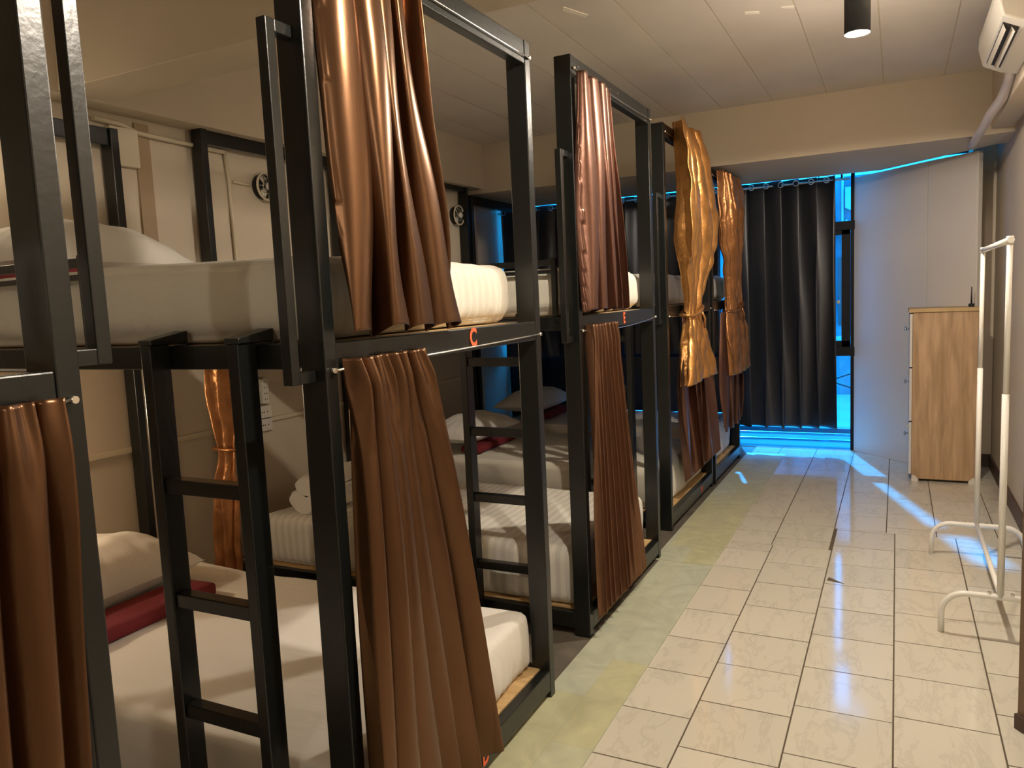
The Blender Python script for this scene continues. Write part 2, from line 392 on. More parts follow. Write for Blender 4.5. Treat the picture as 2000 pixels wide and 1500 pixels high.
MB().tube([(-.865, 14.96, 1.9), (-.865, 14.96, 3.35)], .02, 8).build('drainpipe', M['skywhite'], bd)
MB().tube([(-.80, 14.96, .6), (-.80, 14.96, 2.6)], .02, 8).build('drainpipe', M['skywhite'], bd)
for z in (.42, 2.35): box(-12, 3, 14.8, 15.02, z, z + .14).build('cornice', M['skywhite'], bd)
for i, (a, b) in enumerate((((-3, 9.5, -.3), (1.5, 12.5, .9)), ((-2.5, 12, .8), (1.2, 9.0, -.2)), ((-1.05, 12, 4), (-.62, 9.0, -.5)))):
    tag(MB().tube([a, [(a[j] + b[j]) / 2 - (.08 if j == 2 else 0) for j in range(3)], b], .012, 6).build('overhead_cable', M['cable']),
        ['thin black cable rising to the right over the pale roof outside', 'thin black cable falling to the right over the pale roof outside', 'steep black cable hanging outside the window gap'][i], 'cable', 'cables outside')

# ------------------------------------------------------------------ curtains
def lerp(keys, t):                        # cubic Hermite through the key rows
    n_ = len(keys)
    for i in range(n_ - 1):
        a, b = keys[i], keys[i + 1]
        if t <= b[0] or i == n_ - 2:
            h = b[0] - a[0]; k = max(0, min(1, (t - a[0]) / h)); out = []
            for j in range(1, len(a)):
                d = (b[j] - a[j]) / h
                da = d if i == 0 else (lambda e: 0 if e * d <= 0 else 2 * e * d / (e + d))((a[j] - keys[i - 1][j]) / (a[0] - keys[i - 1][0]))
                db = d if i == n_ - 2 else (lambda e: 0 if e * d <= 0 else 2 * e * d / (e + d))((keys[i + 2][j] - b[j]) / (keys[i + 2][0] - b[0]))
                out.append((2 * k ** 3 - 3 * k * k + 1) * a[j] + (k ** 3 - 2 * k * k + k) * h * da + (3 * k * k - 2 * k ** 3) * b[j] + (k ** 3 - k * k) * h * db)
            return out
def curtain_mesh(keys, nf, seed, axis='y', nu=None, nv=110, hem=0.0, wob=0.003, sharp=1.0, gather=0.0, flat=0.0):
    """keys rows: v, z, left, right, plane, amplitude (v runs 0 at the top to 1 at the bottom)"""
    rnd = random.Random(seed); nu = nu or nf * 36
    ph = [rnd.uniform(-.3, .3) for _ in range(nf + 2)]; am = [rnd.uniform(.7, 1.2) for _ in range(nf + 2)]
    ph2 = rnd.uniform(0, 6)
    def fold(u, v):
        t = u * nf + .16 * math.sin(2.1 * v + ph2 + u * 3) + .04 * math.sin(7 * v + u * 9)
        i = int(max(0, min(nf, math.floor(t)))); fr = t - math.floor(t)
        a = am[i] * (1 - fr) + am[i + 1] * fr
        s_ = math.sin(2 * math.pi * t + ph[i] * (1 - fr) + ph[i + 1] * fr)
        s_ = math.tanh(s_ * (1 + 1.6 * (1 - sharp))) / math.tanh(1 + 1.6 * (1 - sharp))
        g = math.sin(2 * math.pi * t * 2.3 + seed) * gather * max(0, 1 - v * 5)
        return a * s_ + g + .25 * math.sin(2 * math.pi * u * 1.3 + ph2)
    def P(i, j):
        u = i / (nu - 1); v = j / (nv - 1)
        z, l, r, pl, amp = lerp(keys, v)
        f = fold(u, v)
        h = l + (r - l) * (u + 0.30 / nf * math.cos(2 * math.pi * u * nf + seed) * min(1, amp * 30))
        p = pl + amp * f
        q = noise.noise(Vector((h * 6 + seed, z * 1.6, 0))) * wob * 1.5 + (noise.noise(Vector((h * 14, z * 8 + seed, 0))) * wob if wob > .008 else 0)
        p += q
        z2 = z + hem * f * v ** 6
        return (p, h, z2) if axis == 'y' else (h, p, z2)
    return MB().grid(P, nu, nv)
def curtain(name, label, keys, nf, seed, mt, cat='curtain', group=None, **kw):
    o = curtain_mesh(keys, nf, seed, **kw).build(name, mt, solid=.0022)
    return tag(o, label, cat, group)

# ------------------------------------------------------------------ bunk beds
BP = (0.072, 0.04)
def letter(ch, y, z, xa, h, parent):
    cu = bpy.data.curves.new('letter_curve', 'FONT'); cu.body = ch; cu.size = h * 1.38; cu.extrude = .0006; cu.offset = .0022; cu.align_x = 'CENTER'
    tmp = bpy.data.objects.new('tmp', cu); COL.objects.link(tmp)
    dg = bpy.context.evaluated_depsgraph_get(); dg.update()
    me = bpy.data.meshes.new_from_object(tmp.evaluated_get(dg)); bpy.data.objects.remove(tmp)
    for v in me.vertices:
        a, b, c = v.co; v.co = (c + xa + .0008 - parent.location.x, a * .82 + y - parent.location.y, b + z - parent.location.z)
    me.materials.clear(); me.materials.append(M['letter'])
    o = bpy.data.objects.new('letter', me); COL.objects.link(o); o.parent = parent
    o['label'] = 'red-orange letter ' + ch
    return o
def bunk(xa, y0, y1, top, label, letters=(), wires=True, wx=-3.2, zb=1.376, sag=.018):
    b = thing('bunk_bed', ((xa + wx) / 2, (y0 + y1) / 2, 0), label, 'bunk bed', 'black steel bunk beds along the left wall')
    bx = lambda n_, *a: box(*a).build(n_, M['black'], b, bevel=.003)
    for ya in (y0, y1 - BP[1]):
        bx('post', xa - BP[0], xa, ya, ya + BP[1], 0, top)
        bx('post', wx - BP[0], wx, ya, ya + BP[1], 0, top)
        yy = ya + .002
        bx('side_rail', wx, xa - BP[0], yy, yy + .036, zb - .058, zb)
        bx('side_rail', wx, xa - BP[0], yy, yy + .036, .035, .105)
    a0, a1 = y0 + BP[1], y1 - BP[1]
    bx('top_rail', xa - .04, xa - .002, a0, a1, top - .078, top)
    bx('bunk_rail', xa - .038, xa - .001, a0, a1, zb - .066, zb)
    bx('base_rail', xa - .038, xa - .001, a0, a1, .030, .106)
    bx('head_rail', wx - .055, wx - .015, a0, a1, top - .078, top)
    bx('head_rail', wx - .055, wx - .015, a0, a1, zb - .066, zb)
    bx('head_rail', wx - .055, wx - .015, a0, a1, .035, .105)
    box(wx - .015, xa - .040, a0 + .001, a1 - .001, .090, .1075).build('bed_board', M['ply'], b)['label'] = 'raw plywood board'
    box(wx - .015, xa - .040, a0 + .001, a1 - .001, zb - .018, zb - .002).build('bed_board', M['ply'], b)['label'] = 'raw plywood board'
    if wires:
        for z, zz in ((top - .052, top - .056), (zb - .062, zb - .046)):
            mb = MB(); pts = []
            for k in range(13):
                t = k / 12; pts.append((xa + .006, y0 + .02 + (y1 - y0 - .04) * t, z + (zz - z) * t - sag * 4 * t * (1 - t) * (0.5 if z > 2 else 1)))
            mb.tube(pts, .0024, 6)
            for q in (pts[0], pts[-1]): mb.disc((xa, q[1], q[2]), (1, 0, 0), .006, .012, 10)
            mb.build('curtain_wire', M['chrome'], b)['label'] = 'shiny curtain wire'
    for ch, y, z, h in letters: letter(ch, y, z, xa, h, b)
    return b
def grab_bar(b, xa, yp, side, z0, z1):
    """small square bar standing 5 cm off the aisle post; side -1 = toward the camera"""
    x1 = xa - .022; x0 = x1 - .026
    ya, yb = (yp - .078, yp - .052) if side < 0 else (yp + .040, yp + .066)
    mb = box(x0, x1, ya, yb, z0, z1)
    for z in (z0, z1 - .026):
        if side < 0: mb.box(x0, x1, yb, yp, z, z + .026)
        else: mb.box(x0, x1, yp, ya, z, z + .026)
    return mb.build('grab_bar', M['black'], b, bevel=.002)
def guard(b, x0, x1, y, z, zb=1.378, short_to=None):
    mb = box(x0, x1, y, y + .018, z - .012, z + .012).box(x0, x1, y, y + .018, z - .045, z - .030)
    mb.box(x1 - .022, x1, y - .001, y + .019, zb, z + .02)
    for k in range(2): mb.box(x0 + k * (x1 - x0) * .45, x0 + k * (x1 - x0) * .45 + .02, y, y + .018, zb, z)
    return mb.build('guard_rail', M['black'], b, bevel=.002)

bA = bunk(-1.128, -0.40, 0.764, 2.33, 'nearest black steel bunk bed, cut off by the left edge, one brown curtain low')
grab_bar(bA, -1.118, .764, 1, 1.378, 2.2)
bC = bunk(-1.118, 1.322, 2.470, 2.312, 'black steel bunk bed with the red letter C on its middle rail',
          (('C', 1.985, 1.324, .052), ('D', 1.932, .044, .050)), sag=.003)
grab_bar(bC, -1.122, 1.322, -1, 1.290, 2.045)
guard(bC, wx0 := -3.1, -1.91, 1.330, 1.600)
bE = bunk(-1.160, 2.950, 4.058, 2.408, 'black steel bunk bed with the red letter E on its middle rail', (('E', 3.53, 1.322, .050),))
grab_bar(bE, -1.162, 2.95, -1, 1.27, 2.035)
guard(bE, -3.1, -1.26, 2.956, 1.600)
for k in range(6): MB().disc((-1.1615, 3.03 + k * .1, 2.375 + .003 * (k % 2)), (1, 0, 0), .0035, .003, 8).build('screw', M['chrome'], bE)
bG = bunk(-1.222, 4.530, 5.725, 2.440, 'black steel bunk bed with a gold tied-back curtain hung over its top rail', (('H', 5.35, .045, .045),))
grab_bar(bG, -1.224, 4.53, -1, 1.27, 2.035)
bI = bunk(-1.212, 5.765, 6.800, 2.345, 'farthest black steel bunk bed, beside the window curtain, with copper tied-back curtain')

# ladders hooked on the near side rails
def ladder(x0, y, rungs, zt, label, z0=0.0):
    t = thing('bunk_ladder', (x0 + .16, y, z0), label, 'ladder', 'black ladders hooked on the bunks')
    wdt = .033
    for xx in (x0, x0 + .285):
        r = box(xx, xx + wdt, y - .058, y, z0, zt).build('ladder_rail', M['black'], t, bevel=.003)
        MB().prism([(y - .058, zt), (y - .058, zt + .012), (y + .052, zt + .03), (y + .052, zt - .035), (y + .046, zt - .035), (y + .046, zt)], 0, xx - .006, xx + wdt + .006).build('hook', M['black'], r, bevel=.002)
    for z in rungs: box(x0 + wdt, x0 + .285, y - .050, y - .012, z - .036, z).build('rung', M['black'], t, bevel=.003)
    return t
ladder(-1.63, 1.318, (1.055, .765, .475, .185), 1.382, 'black steel ladder hooked on the near side of the bunk lettered C')
ladder(-1.70, 2.946, (1.21, .905, .61, .305), 1.382, 'black steel ladder hooked on the near side of the bunk lettered E')
ladder(-1.75, 4.526, (1.21, .905, .61, .305), 1.382, 'black steel ladder hooked on the bunk with the gold curtain')

# ------------------------------------------------------------------ bedding
def rounded(mb, x0, x1, y0, y1, z0, z1, r, nx, ny, nz, disp):
    L = (x1 - x0, y1 - y0, z1 - z0); c = ((x0 + x1) / 2, (y0 + y1) / 2, (z0 + z1) / 2)
    inn = [l / 2 - min(r, l / 2 - 1e-4) for l in L]; rr = [min(r, l / 2 - 1e-4) for l in L]
    b = len(mb.v); idx = {}
    def vid(p):
        k = (round(p[0], 5), round(p[1], 5), round(p[2], 5))
        if k in idx: return idx[k]
        q = [p[i] * L[i] / 2 for i in range(3)]
        cl = [max(-inn[i], min(inn[i], q[i])) for i in range(3)]
        dd = Vector([(q[i] - cl[i]) / rr[i] for i in range(3)])
        if dd.length > 0: dd = dd.normalized()
        pos = Vector([c[i] + cl[i] + dd[i] * rr[i] for i in range(3)])
        pos = disp(pos, p)
        mb.v.append(tuple(pos)); idx[k] = len(mb.v) - 1; return idx[k]
    def lin(n_): return [-1 + 2 * i / n_ for i in range(n_ + 1)]
    for ax, s_ in ((0, -1), (0, 1), (1, -1), (1, 1), (2, -1), (2, 1)):
        o1, o2 = [(1, 2), (0, 2), (0, 1)][ax]; nn = (nx, ny, nz)
        A, B = lin(nn[o1]), lin(nn[o2])
        for i in range(len(A) - 1):
            for j in range(len(B) - 1):
                q = []
                for a_, b_ in ((A[i], B[j]), (A[i + 1], B[j]), (A[i + 1], B[j + 1]), (A[i], B[j + 1])):
                    p = [0, 0, 0]; p[ax] = s_; p[o1] = a_; p[o2] = b_; q.append(vid(p))
                if (s_ > 0) == (ax == 1): q = q[::-1]
                mb.face(q, True)
def mattress(x0, x1, y0, y1, z0, z1, label, mt='sheet', group=None, seed=0, r=.07, name='mattress'):
    mb = MB()
    def disp(pos, p):
        s_ = 1.0
        w1 = noise.noise(Vector((pos.x * 2.2, pos.y * 5 + seed, pos.z * 6))) * .012
        w2 = noise.noise(Vector((pos.x * 9 + seed, pos.y * 16, pos.z * 10))) * .004
        side = max(abs(p[0]), abs(p[1]))
        low = max(0, -p[2])
        gat = math.sin((pos.x + pos.y) * 120 + 3 * noise.noise(pos * 8)) * .006 * low * (1 if side > .95 else 0)
        v = Vector(p); v.z *= .6
        n_ = Vector((p[0] if abs(p[0]) > .98 else 0, p[1] if abs(p[1]) > .98 else 0, .6 if p[2] > .9 else 0))
        n_ = n_.normalized() if n_.length else Vector((0, 0, 0))
        q = pos + n_ * (w1 + w2 + gat - .006)
        q.z = max(q.z, z0)
        if side > .98 and p[2] < .9:                     # sides belly out a little
            q += Vector((p[0] if abs(p[0]) > .98 else 0, p[1] if abs(p[1]) > .98 else 0, 0)) * .012 * (1 - p[2] ** 2)
        return q
    rounded(mb, x0, x1, y0, y1, z0, z1, r, 90, 60, 14, disp)
    return tag(mb.build(name, M[mt]), label, 'mattress', group)
GU = 'white sheeted mattresses on the upper bunks'; GL = 'white sheeted mattresses on the lower bunks'
ZL = .1085; ZU = 1.3765
mattress(-3.15, -1.20, -.34, .70, ZU, 1.585, 'upper mattress of the nearest bunk, at the left edge above a brown curtain', group=GU, seed=1)
mattress(-3.15, -1.195, 1.368, 2.425, ZU, 1.588, 'white upper mattress of the bunk lettered C', 'sheety', GU, 2, r=.06)
mattress(-3.15, -1.235, 2.996, 4.012, ZU, 1.585, 'white upper mattress of the bunk lettered E', 'sheety', GU, 3, r=.06)
mattress(-3.15, -1.30, 4.576, 5.68, ZU, 1.58, 'white upper mattress behind the gold tied curtain', 'sheet', GU, 4, r=.06)
mattress(-3.15, -1.29, 5.81, 6.755, ZU, 1.58, 'white upper mattress of the farthest bunk by the window', 'sheet', GU, 5, r=.06)
mattress(-3.15, -1.20, -.34, .70, ZL, .33, 'lower mattress of the nearest bunk, hidden behind its brown curtain', 'sheet', GL, 6, r=.045)
mattress(-3.12, -1.185, 1.368, 2.415, ZL, .335, 'white lower mattress under the bunk lettered C, seen between the ladder rails', 'sheet', GL, 7, r=.03)
mattress(-3.05, -1.235, 2.996, 4.0, ZL, .375, 'striped lower mattress under the bunk lettered E', 'sheetx', GL, 8, r=.045)
mattress(-3.10, -1.29, 4.576, 5.66, ZL, .375, 'lower mattress below the gold tied curtain, with a maroon towel at its pillow', 'sheety', GL, 9, r=.045)
mattress(-3.10, -1.28, 5.81, 6.74, ZL, .42, 'lower mattress of the farthest bunk beside the window', 'sheet', GL, 10, r=.045)

def pillow(cx, cy, cz, L, W, H, label, rz=0, rx=0, ry=0, seed=0, group='white pillows at the wall end of the bunks'):
    mb = MB(); nu, nv = 46, 34
    R = Matrix.Rotation(rz, 3, 'Z') @ Matrix.Rotation(ry, 3, 'Y') @ Matrix.Rotation(rx, 3, 'X')
    for sgn in (1, -1):
        def P(i, j):
            u = -1 + 2 * i / (nu - 1); v = -1 + 2 * j / (nv - 1)
            if sgn < 0: u = -u
            px_ = u * L / 2 * (1 - .07 * (1 - v * v)); py_ = v * W / 2 * (1 - .09 * (1 - u * u))
            h = H / 2 * (max(0, 1 - abs(u) ** 2.6) ** .6) * (max(0, 1 - abs(v) ** 2.6) ** .6)
            e = max(abs(u), abs(v))
            wr = (math.sin(u * 26 + seed) * (abs(v) ** 3) + math.sin(v * 22 + seed) * (abs(u) ** 3)) * .006 * (1 - e ** 8)
            wr += noise.noise(Vector((u * 2.5 + seed, v * 2.5, 0))) * .018 * (1 - e ** 4)
            zz = sgn * (h + wr) if sgn > 0 else -h * .55
            q = R @ Vector((px_, py_, zz)); return (cx + q.x, cy + q.y, cz + q.z)
        mb.grid(P, nu, nv)
    return tag(mb.build('pillow', M['sheet']), label, 'pillow', group)
def towel(x0, x1, y0, y1, z0, h, label, ang=0):
    mb = MB(); n_ = 22; c = Vector(((x0 + x1) / 2, (y0 + y1) / 2, 0)); R = Matrix.Rotation(ang, 3, 'Z')
    def disp(pos, p): 
        q = R @ (pos - c); q.z = pos.z + .004 * noise.noise(pos * 9)
        return Vector((c.x + q.x, c.y + q.y, max(q.z, z0 - .002)))
    rounded(mb, x0, x1, y0, y1, z0, z0 + h, .018, 12, 24, 6, disp)
    return tag(mb.build('folded_towel', M['red']), label, 'towel', 'maroon folded towels under the pillows')
# upper C: pillow seen between the posts
pillow(-2.86, 1.96, 1.66, .76, .52, .34, 'large white pillow on the upper mattress of the bunk lettered C', rz=math.pi / 2 + .05, seed=1)
pillow(-2.84, 1.86, .42, .74, .48, .34, 'plump white pillow on the lower mattress of the bunk lettered C', rz=math.pi / 2 + .02, ry=0, seed=2)
towel(-2.62, -2.42, 1.42, 2.12, .332, .055, 'dark maroon folded towel under the pillow below bunk C')
towel(-2.72, -2.5, 1.41, 1.98, 1.584, .045, 'maroon folded towel under the pillow on top of bunk C')
pillow(-2.90, 5.05, .485, .86, .46, .26, 'white pillow on the lower mattress below the gold curtain, maroon towel under it', rz=math.pi / 2, seed=3)
towel(-2.80, -2.64, 4.70, 5.42, .378, .05, 'maroon folded towel on the lower mattress below the gold curtain')
pillow(-2.92, 6.26, .535, .80, .46, .26, 'white pillow on the lower mattress of the farthest bunk', rz=math.pi / 2, seed=4)
towel(-2.84, -2.66, 5.95, 6.55, .424, .05, 'maroon folded towel on the lower mattress of the farthest bunk')
# rolled duvet on E lower
mb = MB()
for k in range(2):
    pts = [(-2.83 + .05 * k, 3.06 + .52 * i / 12 + .05 * k, .44 + .10 * k + .008 * math.sin(i)) for i in range(13)]
    def P(i, j, k=k):
        th = 2 * math.pi * i / 27; t = j / 15
        rr = (.125 if k == 0 else .10) * (1 + .12 * math.sin(3 * th + t * 7)) * (1 - abs(2 * t - 1) ** 6 * .35)
        return (-2.80 + .03 * k + rr * 1.05 * math.cos(th), 3.05 + .62 * t, .435 + .085 * k + rr * .62 * math.sin(th) + .01 * noise.noise(Vector((th * 2, t * 6, k))))
    mb.grid(P, 28, 16)
    b0 = len(mb.v) - 28 * 16
    mb.face([b0 + i for i in range(27)][::-1]); mb.face([b0 + 28 * 15 + i for i in range(27)])
tag(mb.build('folded_duvet', M['sheet']), 'white folded duvet at the wall end of the mattress below bunk E', 'duvet')

# curtains on the bunks   keys: v, z, yL, yR, x, amp
curtain('bunk_curtain', 'shiny brown satin curtain hanging at the top bunk lettered C',
        [(0, 2.262, 1.385, 1.725, -1.095, .024), (.25, 2.0, 1.39, 1.745, -1.09, .036), (.6, 1.70, 1.40, 1.81, -1.088, .040), (1, 1.392, 1.405, 1.878, -1.085, .034)], 4, 3, M['satin'], sharp=.9, hem=.012, group='brown satin bunk curtains', nv=130)
curtain('bunk_curtain', 'long shiny brown satin curtain below the letter C, hem near the floor',
        [(0, 1.338, 1.372, 1.690, -1.098, .014), (.08, 1.26, 1.375, 1.705, -1.095, .028), (.5, .75, 1.355, 1.80, -1.085, .042), (1, .128, 1.325, 1.915, -1.070, .040)], 6, 11, M['satin'], sharp=.85, gather=.6, hem=.01, group='brown satin bunk curtains', nv=150)
curtain('bunk_curtain', 'brown satin curtain in the bottom left corner below the nearest bunk',
        [(0, 1.338, .10, .712, -1.105, .012), (.1, 1.25, .10, .708, -1.10, .020), (.35, 1.0, .08, .690, -1.095, .020), (1, .06, .05, .645, -1.09, .024)], 9, 5, M['satin'], gather=.6, group='brown satin bunk curtains', nv=120)
curtain('bunk_curtain', 'plum-brown satin curtain at the top bunk lettered E',
        [(0, 2.345, 2.985, 3.36, -1.135, .022), (.4, 1.95, 2.975, 3.41, -1.13, .032), (1, 1.392, 2.975, 3.51, -1.128, .030)], 4, 21, M['satinp'], sharp=.7, hem=.008, group='brown satin bunk curtains')
curtain('bunk_curtain', 'pleated dull brown curtain below the letter E with a ragged hem',
        [(0, 1.335, 2.995, 3.345, -1.14, .014), (.1, 1.24, 2.99, 3.36, -1.137, .022), (.5, .75, 2.985, 3.46, -1.13, .024), (1, .085, 2.975, 3.60, -1.12, .024)], 9, 31, M['satin2'], gather=.6, hem=.02, group='brown satin bunk curtains')
def tied(name, label, keys, nf, seed, mt, ty, tz, tr, x):
    t = thing(name, (x, ty, keys[-1][1]), label, 'curtain', 'gold and copper curtains tied back in the middle')
    def P():
        pass
    o = curtain_mesh(keys, nf, seed, sharp=.75, wob=.016, nv=130, hem=.012).build('cloth', mt, t, solid=.0022)
    pts = []
    for k in range(30):
        th = 2 * math.pi * k / 30
        pts.append((x + .062 * math.cos(th), ty + tr * math.sin(th), tz + .03 * math.sin(th) + .006 * math.sin(3 * th)))
    MB().tube(pts, .010, 8, closed=True).tube([(x + .06, ty, tz), (x + .075, ty + .03, tz - .05), (x + .07, ty + .05, tz - .11)], .008, 7).build('tieback', mt, t)
    return t
tied('tied_curtain', 'gold crinkled satin curtain tied in the middle, third bunk from the camera',
     [(0, 2.47, 4.64, 5.16, -1.185, .040), (.15, 2.22, 4.60, 5.25, -1.165, .06), (.4, 1.85, 4.59, 5.30, -1.15, .07), (.72, 1.34, 4.78, 5.04, -1.165, .028), (.85, 1.12, 4.66, 5.16, -1.155, .05), (1, .885, 4.59, 5.28, -1.15, .055)], 5, 41, M['gold'], 4.91, 1.335, .16, -1.165)
tied('tied_curtain', 'copper crinkled satin curtain tied in the middle on the farthest bunk',
     [(0, 2.335, 5.86, 6.40, -1.165, .03), (.2, 2.05, 5.85, 6.50, -1.15, .045), (.65, 1.36, 6.0, 6.52, -1.15, .03), (.8, 1.1, 5.95, 6.66, -1.14, .045), (1, .80, 5.97, 6.76, -1.135, .05)], 6, 43, M['copper'], 6.26, 1.32, .25, -1.155)
curtain('bunk_curtain', 'plain brown curtain hanging below the gold curtain, pulled to a point on its left',
        [(0, 1.33, 4.80, 5.10, -1.195, .018), (.4, .88, 4.66, 5.45, -1.19, .03), (1, .26, 4.78, 5.66, -1.185, .03)], 3, 51, M['satinp'], hem=.03, group='brown satin bunk curtains')
curtain('bunk_curtain', 'narrow dark brown curtain hanging below the copper curtain',
        [(0, 1.29, 5.99, 6.45, -1.18, .018), (.4, .88, 5.96, 6.68, -1.178, .03), (1, .38, 5.96, 6.74, -1.175, .03)], 4, 53, M['satinp'], group='brown satin bunk curtains')
# orange curtain tied back at the wall side of bunk C
tt = thing('tied_curtain', (-2.75, 2.44, .36), 'orange-gold curtain gathered near the wall, seen through the ladder', 'curtain', 'gold and copper curtains tied back in the middle')
curtain_mesh([(0, 1.33, -2.83, -2.58, 2.50, .015), (.3, 1.1, -2.84, -2.60, 2.50, .02), (.52, .83, -2.78, -2.66, 2.50, .012), (.75, .6, -2.84, -2.66, 2.50, .02), (1, .14, -2.88, -2.68, 2.50, .022)], 3, 61, axis='x', wob=.012).build('cloth', M['copper'], tt, solid=.002)
MB().tube([(-2.72 + .075 * math.cos(2 * math.pi * k / 20), 2.50 + .028 * math.sin(2 * math.pi * k / 20), .84) for k in range(20)], .008, 7, closed=True).build('tieback', M['copper'], tt)

# black window curtains, rod and rings
rod = thing('curtain_rod', (-2.0, 7.12, 2.33), 'thin metal curtain rod under the back beam', 'curtain rod')
MB().tube([(-3.66, 7.15, 2.335), (-.36, 7.15, 2.335)], .011, 10).build('rod', M['steel'], rod)
for xx in (-3.6, -2.0, -.42): MB().tube([(xx, 7.15, 2.335), (xx, 7.15, 2.502)], .008, 8).build('bracket', M['frame'], rod)
def window_curtain(x0, x1, z0, label, seed, nf):
    t = thing('window_curtain', ((x0 + x1) / 2, 7.10, z0), label, 'curtain', 'black window curtains')
    curtain_mesh([(0, 2.372, x0, x1, 7.165, .030), (.3, 1.7, x0, x1, 7.165, .036), (1, z0, x0 + .01, x1 + .015, 7.165, .046)], nf, seed, axis='x', wob=.005, hem=.006).build('cloth', M['blackcloth'], t, solid=.002)
    n_ = nf + 1
    for k in range(n_):
        xx = x0 + (x1 - x0) * (k + .5) / n_
        MB().tube([(xx + .022 * math.cos(a * math.pi / 8), 7.118 + .004 * math.sin(a), 2.335 + .022 * math.sin(a * math.pi / 8)) for a in range(16)], .005, 6, closed=True).build('eyelet', M['steel'], t)
    return t
window_curtain(-1.33, -.475, .215, 'black curtain on steel eyelets, its right edge beside the bright window gap', 71, 6)
window_curtain(-2.40, -1.40, .87, 'black window curtain behind the two farthest bunks', 73, 6)
window_curtain(-3.672, -2.45, .87, 'black window curtain in the far left corner behind the bunks', 75, 6)

# ------------------------------------------------------------------ wall fittings on the left
XWf = XW
def conduit(name, pts, r, label, mt='beigebox', cat='conduit'):
    return tag(MB().tube(pts, r, 8).build(name, M[mt]), label, cat)
conduit('wall_conduit', [(XWf + .012, 3.17, 2.37), (XWf + .012, 3.19, 2.15), (XWf + .012, 3.21, .95)], .011, 'cream vertical cable conduit on the wall inside bunk E')
conduit('wall_conduit', [(XWf + .02, 2.40, 2.36), (XWf + .02, 2.55, 2.355), (XWf + .02, 2.62, 2.33), (XWf + .02, 3.16, 2.32)], .013, 'cream bent conduit running along under the left beam')
conduit('wall_conduit', [(XWf + .012, 3.22, 2.17), (XWf + .012, 3.34, 2.165)], .008, 'short cream conduit leading to the caged wall fan')
tag(box(XWf, XWf + .022, 1.2, 5.9, .812, .835).build('cable_trunking', M['beigebox']), 'long cream cable trunking along the left wall at socket height', 'trunking')
tag(box(XWf, XWf + .035, 2.47, 2.62, 2.16, 2.34).build('junction_box', M['beigebox'], bevel=.005), 'cream square junction box high on the wall above bunk C', 'junction box')
def fan(y, z, label):
    t = thing('wall_fan', (XWf, y, z), label, 'wall fan', 'small caged wall fans')
    c = Vector((XWf + .05, y, z))
    ring = lambda r, dx, tr: MB().tube([(c.x + dx, y + r * math.cos(a * math.pi / 12), z + r * math.sin(a * math.pi / 12)) for a in range(24)], tr, 6, closed=True)
    ring(.078, 0, .007).build('cage_ring', M['beigebox'], t)
    MB().disc((XWf, y, z), (1, 0, 0), .07, .03).build('back_plate', M['darkhole'], t)
    MB().disc((c.x, y, z), (1, 0, 0), .02, .02).build('hub', M['plaswhite'], t)
    g = MB()
    for k in range(12):
        a = k * math.pi / 6; g.tube([(c.x + .012, y + .018 * math.cos(a), z + .018 * math.sin(a)), (c.x + .005, y + .076 * math.cos(a), z + .076 * math.sin(a))], .0018, 5)
    g.tube([(c.x + .01, y + .045 * math.cos(a * math.pi / 10), z + .045 * math.sin(a * math.pi / 10)) for a in range(20)], .0018, 5, closed=True)
    g.build('cage', M['chrome'], t)
    for k in range(3):
        a = k * 2.094; b = MB(); ca, sa = math.cos(a), math.sin(a); q = len(b.v)
        for rr, ww in ((.012, .008), (.04, .02), (.062, .018)):
            for s_ in (-1, 1): b.v.append((c.x - .012 + s_ * .006, y + rr * ca - s_ * ww * sa, z + rr * sa + s_ * ww * ca))
        b.face([q, q + 1, q + 3, q + 2], True); b.face([q + 2, q + 3, q + 5, q + 4], True)
        b.build('blade', M['plaswhite'], t, solid=.002)
fan(3.44, 2.165, 'small round caged fan on the wall inside bunk E')
fan(5.62, 2.17, 'small round caged fan on the far wall above the gold-curtain bunk')
def socket(y, z, label, w_=.115, h_=.07, group='white wall sockets'):
    t = thing('wall_socket', (XWf, y, z - h_ / 2), label, 'socket', group)
    box(XWf, XWf + .03, y - w_ / 2, y + w_ / 2, z - h_ / 2, z + h_ / 2).build('socket_plate', M['plaswhite'], t, bevel=.004)
    mb = MB()
    for k in (-.02, -.005, .022): mb.disc((XWf + .0302, y + k, z), (1, 0, 0), .0042, .0006, 10)
    mb.build('socket_holes', M['darkhole'], t)
socket(3.30, .800, 'white wall socket in line with the long trunking, inside bunk E')
socket(3.30, .875, 'white switch plate directly above the wall socket inside bunk E')
socket(5.75, 1.02, 'small white wall socket on the far wall below the gold-curtain bunk', .1, .1)
ps = thing('power_strip', (XWf, 3.31, .92), 'white power strip hanging above the wall socket inside bunk E', 'power strip')
box(XWf + .012, XWf + .04, 3.285, 3.335, .925, 1.07).build('strip_body', M['plaswhite'], ps, bevel=.004)
mb = MB()
for k in range(4):
    for s_ in (-.008, .008): mb.disc((XWf + .0402, 3.31 + s_, .95 + k * .033), (1, 0, 0), .0035, .0006, 8)
mb.build('socket_holes', M['darkhole'], ps)
tag(MB().tube([(XWf + .045, 3.29, 1.07), (XWf + .05, 3.22, .95), (XWf + .05, 3.17, .82), (XWf + .055, 3.21, .79), (XWf + .05, 3.18, .77), (XWf + .045, 3.20, .6), (XWf + .045, 3.185, .5), (XWf + .045, 3.17, .44)], .004, 6).build('charging_cable', M['plaswhite']), 'thin pale charging cable dangling from the power strip', 'cable')
pf = thing('plug', (XWf, 3.20, .79), 'white plug with dark face beside the wall socket', 'plug')
box(XWf + .001, XWf + .035, 3.185, 3.235, .775, .83).build('plug_body', M['plaswhite'], pf, bevel=.005)
